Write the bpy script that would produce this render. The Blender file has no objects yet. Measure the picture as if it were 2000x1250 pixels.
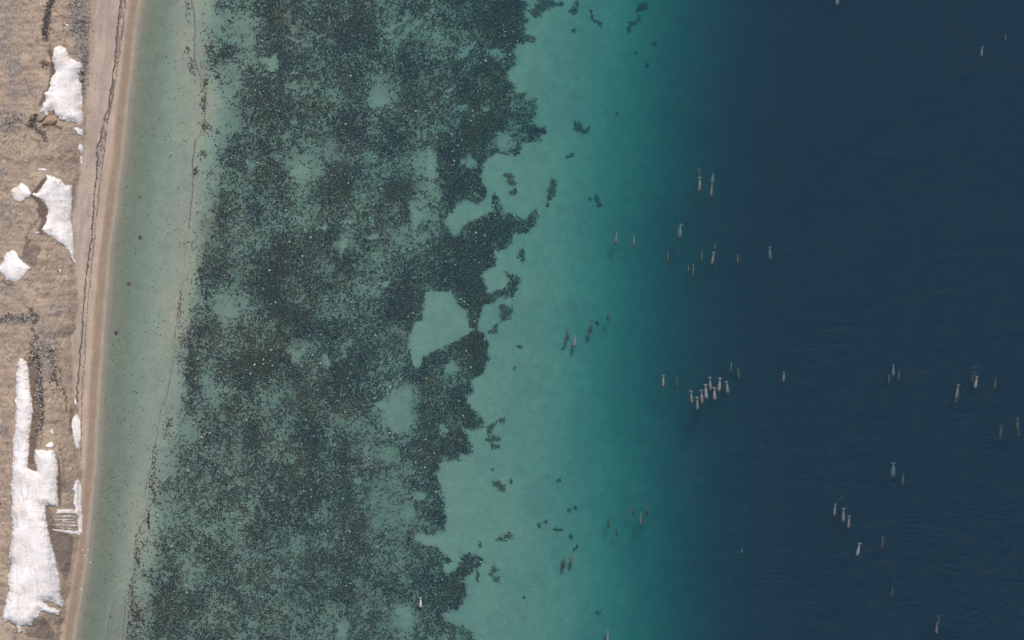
import bpy, math
import numpy as np
R = math.radians
sc = bpy.context.scene
H = 600.0            # camera height in metres, looking straight down
S = 0.15             # metres of sea surface per photo pixel

# ---------------------------------------------------------------- camera, light, sky
cam = bpy.data.cameras.new("camera"); cam.sensor_width = 36.0
cam.lens = 36.0 * H / (2000 * S); cam.clip_start = 1.0; cam.clip_end = 6000
camo = bpy.data.objects.new("camera", cam); sc.collection.objects.link(camo)
camo.location = (0, 0, H); camo.rotation_euler = (0, 0, 0)
sc.camera = camo
SUN_EL, SUN_AZ = 55, 15            # soft sun from the top of the picture
w = bpy.data.worlds.new("World"); sc.world = w; w.use_nodes = True
nt = w.node_tree; bg = nt.nodes['Background']
sky = nt.nodes.new('ShaderNodeTexSky'); sky.sky_type = 'NISHITA'; sky.sun_disc = False
sky.sun_elevation = R(SUN_EL); sky.sun_rotation = R(SUN_AZ); sky.air_density = 1.0; sky.dust_density = 3.0
nt.links.new(sky.outputs[0], bg.inputs[0]); bg.inputs[1].default_value = 0.085
sl = bpy.data.lights.new("sun", 'SUN'); sl.energy = 1.9; sl.angle = R(10); sl.color = (1.0, 0.91, 0.81)
so = bpy.data.objects.new("sun", sl); sc.collection.objects.link(so)
so.rotation_euler = (R(90 - SUN_EL), 0, R(180 - SUN_AZ)); so.location = (-100, 60, 300)
sc.view_settings.view_transform = 'Standard'; sc.view_settings.look = 'None'
sc.view_settings.exposure = 0.68; sc.view_settings.gamma = 1.0
sc.cycles.volume_bounces = 2; sc.cycles.max_bounces = 6; sc.cycles.transparent_max_bounces = 8
sc.cycles.use_adaptive_sampling = False
sc.cycles.caustics_reflective = False; sc.cycles.caustics_refractive = False

rng = np.random.default_rng(7)

# ---------------------------------------------------------------- numeric helpers
def smooth(a, b, x):
    t = np.clip((x - a) / (b - a), 0, 1); return t * t * (3 - 2 * t)
_lat = [np.random.default_rng(100 + i).random((256, 256)) for i in range(24)]
def vn(x, y, k=0):                       # value noise 0..1
    L = _lat[k % 24]
    xi = np.floor(x).astype(int); yi = np.floor(y).astype(int)
    fx = x - xi; fy = y - yi; fx = fx * fx * (3 - 2 * fx); fy = fy * fy * (3 - 2 * fy)
    a = L[yi & 255, xi & 255]; b = L[yi & 255, (xi + 1) & 255]
    c = L[(yi + 1) & 255, xi & 255]; d = L[(yi + 1) & 255, (xi + 1) & 255]
    return (a * (1 - fx) + b * fx) * (1 - fy) + (c * (1 - fx) + d * fx) * fy
def fbm(x, y, k=0, o=4):
    s = 0; a = 1; t = 0
    for i in range(o):
        s = s + a * vn(x * 2 ** i + 17.3 * i, y * 2 ** i + 9.1 * i, k + i); t += a; a *= 0.55
    return s / t
def inpoly(u, v, P):
    P = np.asarray(P, float); r = np.zeros(u.shape, bool); n = len(P); j = n - 1
    for i in range(n):
        x1, y1 = P[i]; x2, y2 = P[j]
        if y1 != y2:
            c = ((y1 > v) != (y2 > v)) & (u < (x2 - x1) * (v - y1) / (y2 - y1) + x1); r ^= c
        j = i
    return r
def dseg(u, v, P, closed=False):
    P = np.asarray(P, float); d = np.full(u.shape, 1e9); n = len(P)
    for i in range(n if closed else n - 1):
        a = P[i]; b = P[(i + 1) % n]; ab = b - a; L = max((ab ** 2).sum(), 1e-9)
        t = np.clip(((u - a[0]) * ab[0] + (v - a[1]) * ab[1]) / L, 0, 1)
        d = np.minimum(d, np.hypot(u - a[0] - t * ab[0], v - a[1] - t * ab[1]))
    return d
def sdf(u, v, P):
    d = dseg(u, v, P, True); return np.where(inpoly(u, v, P), d, -d)
def pl(v, pts):
    p = np.asarray(pts, float); return np.interp(v, p[:, 0], p[:, 1])
def ell(u, v, e):
    return np.sqrt(((u - e[0]) / e[2]) ** 2 + ((v - e[1]) / e[3]) ** 2)

# ---------------------------------------------------------------- the lie of the land (coordinates: pixels of the map plane)
SHORE = [(-400, 300), (0, 276), (100, 262), (200, 250), (300, 243), (400, 228), (500, 215), (600, 208), (700, 201), (800, 194),
         (900, 187), (1000, 179), (1100, 172), (1200, 154), (1250, 145), (1700, 60)]
BLUFF = [(-400, 190), (0, 178), (100, 174), (200, 169), (280, 166), (340, 156), (400, 142), (500, 146), (560, 150), (640, 150), (660, 138),
         (750, 142), (830, 150), (900, 158), (1000, 157), (1050, 155), (1100, 145), (1180, 130), (1250, 118), (1700, 30)]
BAR = [(0, 378), (130, 385), (200, 400), (280, 382), (450, 370), (560, 356), (680, 340), (800, 314), (950, 284), (1060, 266), (1180, 246), (1250, 240)]
def elev(u, v, rs=1.0):
    sh = pl(v, SHORE) + 5 * (fbm(v / 70, v * 0 + 3, 5, 2) - .5)
    du = u - sh
    bl = pl(v, BLUFF) + 8 * (fbm(v / 25, v * 0, 9, 3) - .5)
    # beach and bluff
    zb = 2.6 * np.clip(-du / 75, 0, 1) ** 0.8
    t = np.clip((bl - u) / 95.0, 0, 1.3)
    zl = 7.0 * (1 - np.exp(-1.9 * t)) / 0.9
    rough = smooth(0, 14, bl - u)
    zl = zl + rough * (1.3 * (fbm(u / 40, v / 40, 2, 5 if rs else 2) - .5) + .45 * rs * (fbm(u / 6, v / 6, 6, 3) - .5))
    zland = zb + zl * (bl > u)
    # sea bed
    bar = pl(v, BAR)
    d0 = np.interp(du, [0, 8, 25, 60, 95], [0, .08, .36, .85, .85])
    d0 = np.minimum(d0, .85 - .38 * smooth(-75, -5, u - bar) * smooth(70, 0, u - bar))
    iso = pl(v, [(0, 50), (250, 20), (500, -8), (800, -8), (1000, 10), (1250, 25)])
    iso = iso - 14 + 34 * (fbm(v / 120, u / 160, 14, 4) - .5)
    d1 = np.interp(u - iso * smooth(1000, 1250, u), [250, 400, 600, 850, 1000, 1100, 1200, 1280, 1360, 1450, 1600, 2000, 3000],
                   [.85, 1.0, 1.35, 1.75, 2.35, 3.35, 5.7, 9.2, 14.0, 21, 33, 46, 52])
    d = d0 + (d1 - .6) * smooth(-6, 48, u - bar)
    d = d + (fbm(u / 70, v / 70, 12, 2) - .5) * .35 * smooth(30, 120, du) + (fbm(u / 12, v / 12, 3, 2) - .5) * .012 * smooth(10, 60, du)
    return np.where(du < 0, zland, -np.maximum(d, 0.0)), du, bl
def place(u, v, z):
    k = S * (1 - z / H); return (u - 1000) * k, (625 - v) * k

# ---------------------------------------------------------------- mesh helpers
def link(me, name, mat=None, parent=None, label=None, cat=None, group=None, kind=None, smooth_shade=False):
    o = bpy.data.objects.new(name, me); sc.collection.objects.link(o)
    if mat: me.materials.append(mat)
    if parent: o.parent = parent
    if label: o['label'] = label
    if cat: o['category'] = cat
    if group: o['group'] = group
    if kind: o['kind'] = kind
    if smooth_shade: me.shade_smooth()
    return o
def mesh_np(name, V, F):                 # F: (n,k) int array, all faces with k corners
    me = bpy.data.meshes.new(name); F = np.asarray(F, np.int32); n, k = F.shape
    me.vertices.add(len(V)); me.vertices.foreach_set('co', np.ascontiguousarray(V, np.float32).ravel())
    me.loops.add(n * k); me.loops.foreach_set('vertex_index', F.ravel())
    me.polygons.add(n); me.polygons.foreach_set('loop_start', np.arange(n, dtype=np.int32) * k)
    me.update(calc_edges=True); me.validate(); return me
def colattr(me, name, C):
    a = me.attributes.new(name, 'FLOAT_COLOR', 'POINT')
    C4 = np.ones((len(C), 4), np.float32); C4[:, :3] = C; a.data.foreach_set('color', C4.ravel())

class NT:
    def __init__(s, name):
        s.m = bpy.data.materials.new(name); s.m.use_nodes = True; s.t = s.m.node_tree; s.t.nodes.clear()
        s.out = s.t.nodes.new('ShaderNodeOutputMaterial')
    def n(s, t, **kw):
        nd = s.t.nodes.new('ShaderNode' + t)
        for k, v in kw.items():
            if k in nd.inputs: nd.inputs[k].default_value = v
            else: setattr(nd, k, v)
        return nd
    def l(s, a, b): s.t.links.new(a, b)
    def noise(s, scale, detail=3, rough=.6, vec=None):
        nd = s.n('TexNoise'); nd.inputs['Scale'].default_value = scale; nd.inputs['Detail'].default_value = detail
        nd.inputs['Roughness'].default_value = rough
        if vec is None:
            g = s.n('NewGeometry'); vec = g.outputs['Position']
        s.l(vec, nd.inputs['Vector']); return nd
    def rng(s, val, a, b, c, d):
        nd = s.n('MapRange'); s.l(val, nd.inputs[0])
        for i, x in enumerate((a, b, c, d)): nd.inputs[1 + i].default_value = x
        return nd.outputs[0]
    def mul(s, col, fac):
        nd = s.n('VectorMath', operation='SCALE'); s.l(col, nd.inputs[0]); s.l(fac, nd.inputs['Scale']); return nd.outputs[0]
def simple_mat(name, c1, c2, scale=3.0, rough=.9, attr=None, lo=.75, hi=1.2, bump=0.0):
    t = NT(name); p = t.n('BsdfPrincipled'); p.inputs['Roughness'].default_value = rough
    p.inputs['Specular IOR Level'].default_value = .25
    nz = t.noise(scale, 4)
    if attr:
        a = t.n('Attribute'); a.attribute_name = attr; col = a.outputs['Color']
    else:
        mx = t.n('Mix', data_type='RGBA'); mx.inputs[6].default_value = (*c1, 1); mx.inputs[7].default_value = (*c2, 1)
        t.l(t.rng(nz.outputs[0], .35, .65, 0, 1), mx.inputs[0]); col = mx.outputs[2]
    col = t.mul(col, t.rng(t.noise(scale * 3.1, 3).outputs[0], .3, .7, lo, hi))
    t.l(col, p.inputs['Base Color'])
    if bump:
        b = t.n('Bump'); b.inputs['Strength'].default_value = bump; b.inputs['Distance'].default_value = .1
        t.l(nz.outputs[0], b.inputs['Height']); t.l(b.outputs[0], p.inputs['Normal'])
    t.l(p.outputs[0], t.out.inputs[0]); return t.m

# ---------------------------------------------------------------- kelp density chart (30 px cells from x=255, y=15)
LEFT = """0000003457,0000011137,0000022226,0000026435,0000032155,0000012277,0000000467,0000000357,0000000356,0000003657
0000005647,0000003556,0000015456,0000016465,0000036365,0000025344,0000055356,0000067458,0000275579,0000141249,0000361354
0000565654,0002644567,0002746788,0000724777,0000613564,0002645543,0002255564,0002265484,0003554364,0013565355
0034545455,0043455656,0013455446,0034534376,0055465365,0054366445,0355266555,0266455645,3366754555,4466444535,4455566446""".replace('\n', ',').split(',')
MID = """555657455,646678544,535687636,765666666,755566657,534467246,657455236,656586465,455586566,543276676,413455463
623676345,526684477,644653656,445536555,667636532,866565353,765574347,657753377,746554578,987355688,686765745
634737454,755577635,683786557,456766730,466657410,477433420,378553354,467573226,656565533,677765324,667665333
764466232,566557333,435466445,556776444,447466644,565673576,446463442,545365531,654446443""".replace('\n', ',').split(',')
# fix length to 42 rows
RIGHT = """64667883,55677884,32547886,54546555,65758770,56576680,65576755,56566755,45688748,47877330,16857000
36888000,33888000,24700500,42167876,26878770,57788700,67887600,66887099,55488660,55567490,77788600
66888800,77579800,76368600,56676000,76885000,77484400,77884000,77780000,67333000,67550000,56700000
58800000,35600000,44300000,66877000,76766000,67888000,56750000,55530000,55440000""".replace('\n', ',').split(',')
rows = []
for i in range(42):
    l = LEFT[min(i, len(LEFT) - 1)]; m = MID[min(i, len(MID) - 1)]; r = RIGHT[min(i, len(RIGHT) - 1)]
    rows.append([int(c) for c in (l + m + r)])
GRID = np.array(rows, float) / 9.0
EDGE = [(200, -60), (1018, -60), (1018, 0), (1035, 5), (1032, 15), (1023, 28), (1033, 41), (1024, 49), (1023, 67), (1046, 73), (1044, 83), (1026, 79), (1005, 91), (1005, 108),
 (1009, 128), (990, 138), (988, 154), (1005, 167), (1008, 182), (1028, 183), (1023, 195), (1047, 191), (1049, 228), (1036, 241), (1067, 253), (1062, 264),
 (1051, 277), (1033, 277), (1023, 282), (1015, 300), (1005, 303), (980, 300), (967, 297), (951, 315), (940, 328), (940, 359), (953, 372), (946, 387),
 (936, 397), (903, 392), (885, 413), (872, 420), (872, 438), (890, 466), (903, 443), (921, 430), (944, 420), (958, 413), (959, 387), (969, 379), (979, 397),
 (985, 413), (1005, 420), (1021, 428), (1031, 420), (1049, 405), (1054, 413), (1049, 433), (1036, 454), (1021, 456), (1003, 454), (1003, 469), (985, 487),
 (967, 489), (969, 505), (964, 525), (944, 525), (941, 546), (954, 561), (944, 572), (959, 574), (987, 561), (992, 548), (986, 530), (1015, 541), (1013, 561),
 (1000, 582), (979, 579), (959, 595), (944, 595), (941, 610), (933, 625), (936, 646), (946, 653), (954, 671), (954, 705), (941, 733), (921, 743), (923, 764),
 (910, 774), (913, 787), (926, 802), (941, 812), (944, 825), (938, 840), (926, 840), (903, 835), (910, 851), (926, 879), (921, 889), (897, 884), (897, 898),
 (851, 902), (859, 915), (851, 928), (854, 938), (862, 956), (868, 976), (867, 997), (874, 1015), (867, 1038), (851, 1048), (815, 1040), (810, 1058),
 (841, 1068), (851, 1063), (862, 1076), (882, 1097), (860, 1097), (862, 1107), (874, 1125), (890, 1112), (903, 1094), (895, 1079), (931, 1081), (944, 1094),
 (928, 1112), (913, 1127), (903, 1135), (913, 1148), (905, 1174), (895, 1194), (877, 1192), (864, 1202), (890, 1222), (910, 1225), (926, 1238), (928, 1320), (200, 1320)]
BIGHOLE = [(829, 582), (833, 572), (851, 569), (885, 574), (890, 592), (910, 607), (913, 630), (915, 635), (925, 644), (887, 666), (851, 682), (823, 699),
 (818, 717), (808, 715), (802, 697), (800, 674), (805, 646), (810, 633), (833, 622), (826, 625), (831, 597)]
HOLES = [(975, 104, 12, 10), (903, 205, 11, 8), (874, 174, 9, 4), (952, 207, 7, 6), (985, 277, 20, 20), (915, 318, 17, 16), (882, 715, 11, 17), (776, 800, 17, 44),
 (742, 788, 13, 8), (866, 840, 9, 9), (700, 935, 11, 10), (823, 974, 13, 11), (789, 1202, 20, 22), (799, 1007, 20, 11), (671, 1230, 9, 22), (738, 200, 24, 11),
 (528, 120, 20, 14), (445, 605, 27, 13), (594, 335, 20, 15), (484, 323, 9, 9), (812, 418, 13, 26), (842, 330, 13, 42), (905, 108, 4, 4), (727, 460, 12, 9),
 (672, 472, 14, 9), (630, 445, 10, 7), (578, 690, 20, 16), (640, 706, 10, 12), (745, 555, 10, 5)]
STREAKS = [([(790, 70), (815, 45), (848, 22)], 4), ([(893, 112), (908, 102), (926, 84)], 4), ([(775, 60), (800, 40)], 3), ([(755, 60), (800, 30)], 3)]
def density(u, v):
    wu = u + 16 * (fbm(u / 22, v / 22, 1, 4) - .5); wv = v + 16 * (fbm(u / 22, v / 22, 8, 4) - .5)
    gx = np.clip((wu - 255) / 30, 0, 26.999); gy = np.clip((wv - 15) / 30, 0, 40.999)
    xi = gx.astype(int); yi = gy.astype(int); xi = np.minimum(xi, 25); fx = gx - xi; fy = gy - yi
    D = (GRID[yi, xi] * (1 - fx) + GRID[yi, xi + 1] * fx) * (1 - fy) + (GRID[yi + 1, xi] * (1 - fx) + GRID[yi + 1, xi + 1] * fx) * fy
    eu = u + 13 * (fbm(u / 7, v / 7, 4, 4) - .5); ev = v + 13 * (fbm(u / 7, v / 7, 11, 4) - .5)
    s = np.full(u.shape, 50.0); near = u > 780
    s[near] = sdf(eu[near], ev[near], EDGE)
    D = np.where(near & (s > 0) & (s < 14) & (D < .62), .62, D)
    D = D * smooth(-5, 4, s)
    D = D * (1 - smooth(-5, 3, sdf(eu, ev, BIGHOLE)) * .995)
    hu = eu + 26 * (fbm(u / 17, v / 17, 13, 3) - .5); hv = ev + 26 * (fbm(u / 17, v / 17, 19, 3) - .5)
    for e in HOLES: D = D * (1 - .9 * smooth(1.3, .45, ell(hu, hv, e)))
    for P, wd in STREAKS: D = D * (1 - .62 * smooth(wd + 4, wd - 3, dseg(hu * .5 + eu * .5, hv * .5 + ev * .5, P)))
    return D

# ---------------------------------------------------------------- terrain sheet
us = np.concatenate([[-12000, -5000, -2000, -800, -300, -120, -60, -35], np.arange(-20, 300, 1.6), np.arange(300, 1250, 4.0), np.arange(1250, 2050, 25.), [2100, 2300, 2800, 4000, 7000, 14000]])
vs = np.concatenate([[-12000, -5000, -2000, -800, -300, -120, -60, -35], np.arange(-20, 1272, 1.9), [1285, 1310, 1350, 1450, 1700, 2200, 3500, 6000, 13000]])
U, V = np.meshgrid(us, vs); U = U.ravel(); V = V.ravel()
Z, DU, BL = elev(U, V)
def lerp(a, b, t): return a + (b - a) * t[:, None]
C_ = lambda *c: np.array(c)[None, :]
n1 = fbm(U / 45, V / 5, 3, 4); n2 = fbm(U / 4, V / 4, 5, 3); n3 = fbm(U / 30, V / 30, 7, 4); n4 = vn(U / 1.9, V / 1.9, 9)
land = lerp(C_(.335, .265, .205), C_(.258, .202, .160), smooth(.35, .68, n1))
land = lerp(land, C_(.375, .295, .215), smooth(.52, .72, fbm(U / 16, V / 16, 13, 3)) * .6)
GREY = [(8, 60, 18, 80), (28, 150, 18, 60), (157, 55, 24, 75), (168, 130, 14, 50), (18, 236, 32, 28), (5, 322, 14, 22), (10, 412, 20, 26), (30, 622, 66, 10), (152, 480, 12, 70),
        (150, 390, 10, 60), (155, 620, 8, 34), (90, 690, 26, 60), (10, 560, 16, 22), (135, 960, 14, 20), (30, 8, 20, 20), (112, 600, 20, 20), (10, 830, 10, 30)]
g = np.zeros(U.shape)
for e in GREY: g = np.maximum(g, smooth(1.25, .55, ell(U, V, e)))
land = lerp(land, C_(.205, .185, .172), g * smooth(.36, .56, n2) * .9)
land = lerp(land, C_(.15, .135, .125), smooth(.60, .72, n2) * smooth(.42, .6, n3) * .7)
crk = np.abs(fbm(U / 26, V / 15, 20, 5) - .5); land = lerp(land, C_(.13, .10, .085), smooth(.014, .003, crk) * smooth(.36, .5, fbm(U / 45, V / 45, 1, 3)) * .95)
crk = np.abs(fbm(U / 9, V / 9, 22, 3) - .5); land = lerp(land, C_(.17, .135, .11), smooth(.02, .004, crk) * smooth(.46, .58, fbm(U / 30, V / 30, 8, 3)) * .85)
# clefts, wet gullies, bare slabs and a painted snowbank shadow, mapped where the ground is dark
DARK = [([(102, -20), (102, 0), (95, 20), (90, 45), (87, 60), (89, 75)], 6.5, 1.0), ([(70, 228), (60, 245)], 7, 1), ([(62, 238), (75, 255), (85, 265), (91, 274)], 4, .9),
 ([(90, 345), (78, 365), (63, 379)], 2.6, .9), ([(63, 382), (78, 397), (88, 412)], 3.0, .8), ([(76, 402), (78, 420), (65, 440), (52, 460), (49, 478)], 1.8, .6),
 ([(60, 606), (68, 628)], 6.5, .9), ([(0, 626), (20, 618), (60, 624)], 5, .75), ([(60, 640), (74, 662), (60, 672), (66, 690)], 2.4, .8),
 ([(70, 695), (76, 715), (77, 740), (78, 765), (82, 790), (82, 820), (77, 838)], 5.5, .95), ([(95, 680), (105, 722), (112, 752)], 2.5, .7),
 ([(118, 720), (120, 750), (128, 772), (130, 800)], 1.8, .7), ([(97, 92), (105, 118), (100, 140), (97, 180), (90, 190)], 3.5, .5), ([(84, 122), (92, 126)], 5, .7),
 ([(75, 276), (82, 290)], 4, .4), ([(140, 800), (140, 822), (138, 845)], 4.0, .55), ([(115, 870), (125, 905), (122, 940)], 2, .4), ([(48, 150), (60, 180), (70, 200)], 1.6, .4),
 ([(144, 620), (146, 700), (144, 790), (150, 812)], 1.4, .45), ([(33, 1212), (34, 1236)], 1.6, .8)]
dk = np.zeros(U.shape)
for P, wd, a in DARK:
    dk = np.maximum(dk, a * smooth(1.5, .4, dseg(U + 5 * (n2 - .5) * 2, V + 5 * (fbm(U / 5, V / 5, 15, 2) - .5) * 2, P) / wd))
land = lerp(land, C_(.035, .033, .034), dk * smooth(.18, .5, n4 * .5 + n2 * .5))
BROWN = [([(86, 352), (76, 366), (66, 376)], 3.5), ([(66, 384), (80, 398), (91, 412), (92, 428), (84, 446)], 4.5), ([(58, 470), (48, 486)], 3), ([(4, 548), (14, 556), (24, 556)], 2), ([(88, 180), (84, 192), (78, 205)], 3), ([(118, 250), (104, 244)], 3), ([(84, 905), (90, 1000), (104, 1060)], 2), ([(112, 900), (116, 950), (113, 985)], 5), ([(70, 930), (66, 905)], 4), ([(62, 705), (67, 760), (69, 820), (65, 860), (62, 905)], 8), ([(97, 100), (106, 122), (104, 140), (97, 178), (90, 190)], 5), ([(80, 410), (88, 425), (88, 440), (80, 452)], 8)]  # stroke beside the long snowbank's narrow upper part is its shadow, painted brown
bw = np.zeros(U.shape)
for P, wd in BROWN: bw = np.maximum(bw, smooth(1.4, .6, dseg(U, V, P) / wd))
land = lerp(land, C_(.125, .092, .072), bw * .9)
def P4(L, sx, sy, ox=0): return [(x / sx + ox, y / sx + sy) for x, y in L]
SLABS = [P4([(180, 800), (210, 750), (270, 735), (335, 760), (340, 790), (300, 840), (305, 890), (280, 920), (230, 900), (180, 850)], 4.167, 300), P4([(360, 765), (430, 780), (400, 800), (365, 785)], 4.167, 300),
 P4([(150, 1190), (200, 1140), (270, 1110), (335, 1200), (320, 1250), (160, 1230)], 3.125, 850), P4([(270, 430), (300, 430), (345, 560), (450, 620), (450, 650), (430, 800), (400, 900), (350, 780), (310, 650), (285, 540)], 3.125, 850)]
for P in SLABS:
    m = smooth(-1, 1.2, sdf(U, V, P)); land = lerp(land, C_(.165, .132, .112) * (0.8 + .4 * vn(U / 14, V / 2.2, 4))[:, None], m * .9)
# beach
be = smooth(-6, 9, U - BL + 16 * (n2 - .5) + 9 * (fbm(U / 12, V / 20, 6, 3) - .5))
beach = lerp(C_(.375, .305, .262), C_(.31, .255, .22), smooth(.4, .65, fbm(DU / 9, V / 50, 2, 3)))
beach = lerp(beach, C_(.385, .30, .24), smooth(-42, -28, DU) * .6)
beach = lerp(beach, C_(.25, .190, .150), smooth(-26, -16, DU + 5 * (fbm(DU / 5, V / 60, 4, 3) - .5)))
beach = lerp(.99 * beach * C_(1., 1.0, .97), C_(.285, .252, .208), smooth(-9, -3, DU + 3 * (fbm(DU / 4, V / 40, 11, 3) - .5)))
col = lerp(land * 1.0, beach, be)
spk = np.where((n4 > .84) & (DU < -20), 1.0 + .34 * (1 - .7 * be), 1.0) * np.where((n4 < .16) & (DU < -20), 1 - .34 * (1 - .7 * be), 1.0)
col = col * spk[:, None]
# sea bed: pale sand, stony brown-grey patches, darker ground under the weed
sand = .93 * lerp(C_(.345, .345, .285), C_(.315, .32, .275), smooth(.4, .6, fbm(U / 50, V / 90, 16, 3)))
near = smooth(0, 16, DU)
sand = lerp(C_(.27, .245, .205) + 0 * sand, lerp(C_(.188, .204, .165) + 0 * sand, sand, smooth(25, 95, DU)), near)
D = density(U, V) * (DU > 60)
sand = sand * (1 - .10 * smooth(20, 60, U - pl(V, BAR)) * smooth(-10, 12, sdf(U, V, EDGE)) * smooth(6, -6, sdf(U, V, BIGHOLE)))[:, None]
sand = sand * (1 - C_(.46, .42, .38) * D[:, None])
STONY = [(700, 880, 50, 60), (760, 960, 45, 55), (845, 85, 30, 22), (770, 430, 38, 60), (770, 660, 46, 40), (725, 1050, 60, 50), (740, 1190, 70, 60), (855, 180, 38, 32),
         (570, 540, 70, 70), (540, 680, 60, 50), (820, 770, 50, 50), (440, 440, 60, 60), (420, 680, 60, 60), (660, 260, 50, 50), (560, 60, 60, 60), (480, 860, 70, 70), (640, 780, 60, 60), (810, 1060, 40, 60)]
st = np.zeros(U.shape)
for e in STONY: st = np.maximum(st, smooth(1.3, .5, ell(U, V, e)) )
st = st * smooth(.40, .62, fbm(U / 14, V / 14, 19, 4)) * smooth(.05, .3, D)
sand = lerp(sand, C_(.215, .16, .14), st * .75)
gn = smooth(.60, .70, fbm(U / 12, V / 12, 21, 3)) * smooth(.1, .4, D)
sand = lerp(sand, C_(.20, .20, .09), gn * .35)
wr = smooth(3.2, .3, np.abs(U + 1.5 - pl(V, BAR)) ) * smooth(.42, .6, fbm(U / 9, V / 9, 6, 3))
sand = lerp(sand, C_(.20, .15, .10), wr * .16 * (V > -40) * (DU > 40))
col = np.where((DU > 0)[:, None], sand, col)
X, Y = place(U, V, Z)
nu, nv = len(us), len(vs)
idx = np.arange(nu * nv).reshape(nv, nu)
F = np.stack([idx[1:, :-1], idx[1:, 1:], idx[:-1, 1:], idx[:-1, :-1]], -1).reshape(-1, 4)
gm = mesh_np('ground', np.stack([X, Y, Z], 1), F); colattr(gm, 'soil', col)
t = NT('soil_and_sand'); p = t.n('BsdfPrincipled'); p.inputs['Roughness'].default_value = .95; p.inputs['Specular IOR Level'].default_value = .15
a = t.n('Attribute'); a.attribute_name = 'soil'
g1 = t.noise(2.2, 5, .7); g2 = t.noise(.35, 4, .6)
c = t.mul(t.mul(a.outputs['Color'], t.rng(g1.outputs[0], .3, .7, .84, 1.16)), t.rng(g2.outputs[0], .3, .7, .92, 1.08))
t.l(c, p.inputs['Base Color'])
b = t.n('Bump'); b.inputs['Strength'].default_value = .6; b.inputs['Distance'].default_value = .1
t.l(g1.outputs[0], b.inputs['Height']); t.l(b.outputs[0], p.inputs['Normal']); t.l(p.outputs[0], t.out.inputs[0])
link(gm, 'ground', t.m, kind='structure', smooth_shade=True)

# ---------------------------------------------------------------- the sea: one body of water with real depth
t = NT('sea_water')
tr = t.n('BsdfTransparent'); gl = t.n('BsdfGlossy'); gl.inputs['Roughness'].default_value = .23
fr = t.n('Fresnel'); fr.inputs['IOR'].default_value = 1.33; mx = t.n('MixShader')
geo = t.n('NewGeometry'); mp = t.n('Mapping'); mp.inputs['Rotation'].default_value = (0, 0, R(35)); mp.inputs['Scale'].default_value = (1, 2.1, 1)
t.l(geo.outputs['Position'], mp.inputs[0])
w1 = t.noise(.6, 4, .6, mp.outputs[0]); wr_ = t.noise(.018, 4, .6, mp.outputs[0]); t.l(t.rng(wr_.outputs[0], .35, .65, .205, .25), gl.inputs['Roughness']); w2 = t.noise(.12, 3, .5, mp.outputs[0])
ad = t.n('Math', operation='MULTIPLY_ADD'); t.l(w2.outputs[0], ad.inputs[0]); ad.inputs[1].default_value = .9; t.l(w1.outputs[0], ad.inputs[2])
bp = t.n('Bump'); bp.inputs['Strength'].default_value = 1.0; bp.inputs['Distance'].default_value = 1.12
t.l(ad.outputs[0], bp.inputs['Height']); t.l(bp.outputs[0], gl.inputs['Normal'])
t.l(fr.outputs[0], mx.inputs[0]); t.l(tr.outputs[0], mx.inputs[1]); t.l(gl.outputs[0], mx.inputs[2]); t.l(mx.outputs[0], t.out.inputs[0])
SC = (.002, .0122, .0225); AB = (.240, .070, .058)
vs_ = t.n('VolumeScatter'); va = t.n('VolumeAbsorption'); vadd = t.n('AddShader')
k = max(SC); vs_.inputs['Density'].default_value = k; vs_.inputs['Color'].default_value = tuple(x / k for x in SC) + (1,); vs_.inputs['Anisotropy'].default_value = 0.0
k = 1.02 * max(AB); va.inputs['Density'].default_value = k; va.inputs['Color'].default_value = tuple(1 - x / k for x in AB) + (1,)
t.l(vs_.outputs[0], vadd.inputs[0]); t.l(va.outputs[0], vadd.inputs[1]); t.l(vadd.outputs[0], t.out.inputs['Volume'])
x0, x1, y0, y1, zb = -1750, 1900, -1850, 1850, -75
WV = np.array([(x0, y0, zb), (x1, y0, zb), (x1, y1, zb), (x0, y1, zb), (x0, y0, 0), (x1, y0, 0), (x1, y1, 0), (x0, y1, 0)], float)
WF = [(0, 3, 2, 1), (4, 5, 6, 7), (0, 1, 5, 4), (1, 2, 6, 5), (2, 3, 7, 6), (3, 0, 4, 7)]
link(mesh_np('water', WV, WF), 'water', t.m, kind='structure')

# ---------------------------------------------------------------- scattered clumps (low ragged tufts) and stones
def clumps(u, v, r, h, colr, name, sides=6, sink=.0, stretch=None):
    n = len(u); z = elev(u, v)[0] - sink
    x, y = place(u, v, z)
    a0 = rng.random(n) * 6.283
    ang = a0[:, None] + (np.arange(sides) + .5 * (rng.random((n, sides)) - .5)) * (6.283 / sides)
    rr = r[:, None] * (.55 + .75 * rng.random((n, sides)))
    ox = np.cos(ang) * rr; oy = np.sin(ang) * rr
    if stretch is not None: ox, oy = ox * stretch[0], oy * stretch[1]
    Vv = np.zeros((n, sides + 1, 3))
    Vv[:, 0] = np.stack([x + r * .3 * (rng.random(n) - .5), y + r * .3 * (rng.random(n) - .5), z + h], 1)
    Vv[:, 1:, 0] = x[:, None] + ox; Vv[:, 1:, 1] = y[:, None] + oy; Vv[:, 1:, 2] = z[:, None] + .04 + .5 * h[:, None] * rng.random((n, sides))
    base = np.arange(n)[:, None] * (sides + 1)
    k = np.arange(sides); Ff = np.stack([base + 0 * k, base + 1 + k, base + 1 + (k + 1) % sides], -1).reshape(-1, 3)
    me = mesh_np(name, Vv.reshape(-1, 3), Ff); colattr(me, 'tone', np.repeat(colr, sides + 1, 0)); return me
weed_mat = simple_mat('seaweed_fronds', None, None, 4.0, .8, attr='tone', lo=.7, hi=1.3)
stone_mat = simple_mat('stone', None, None, 3.0, .9, attr='tone', lo=.8, hi=1.15)
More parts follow.
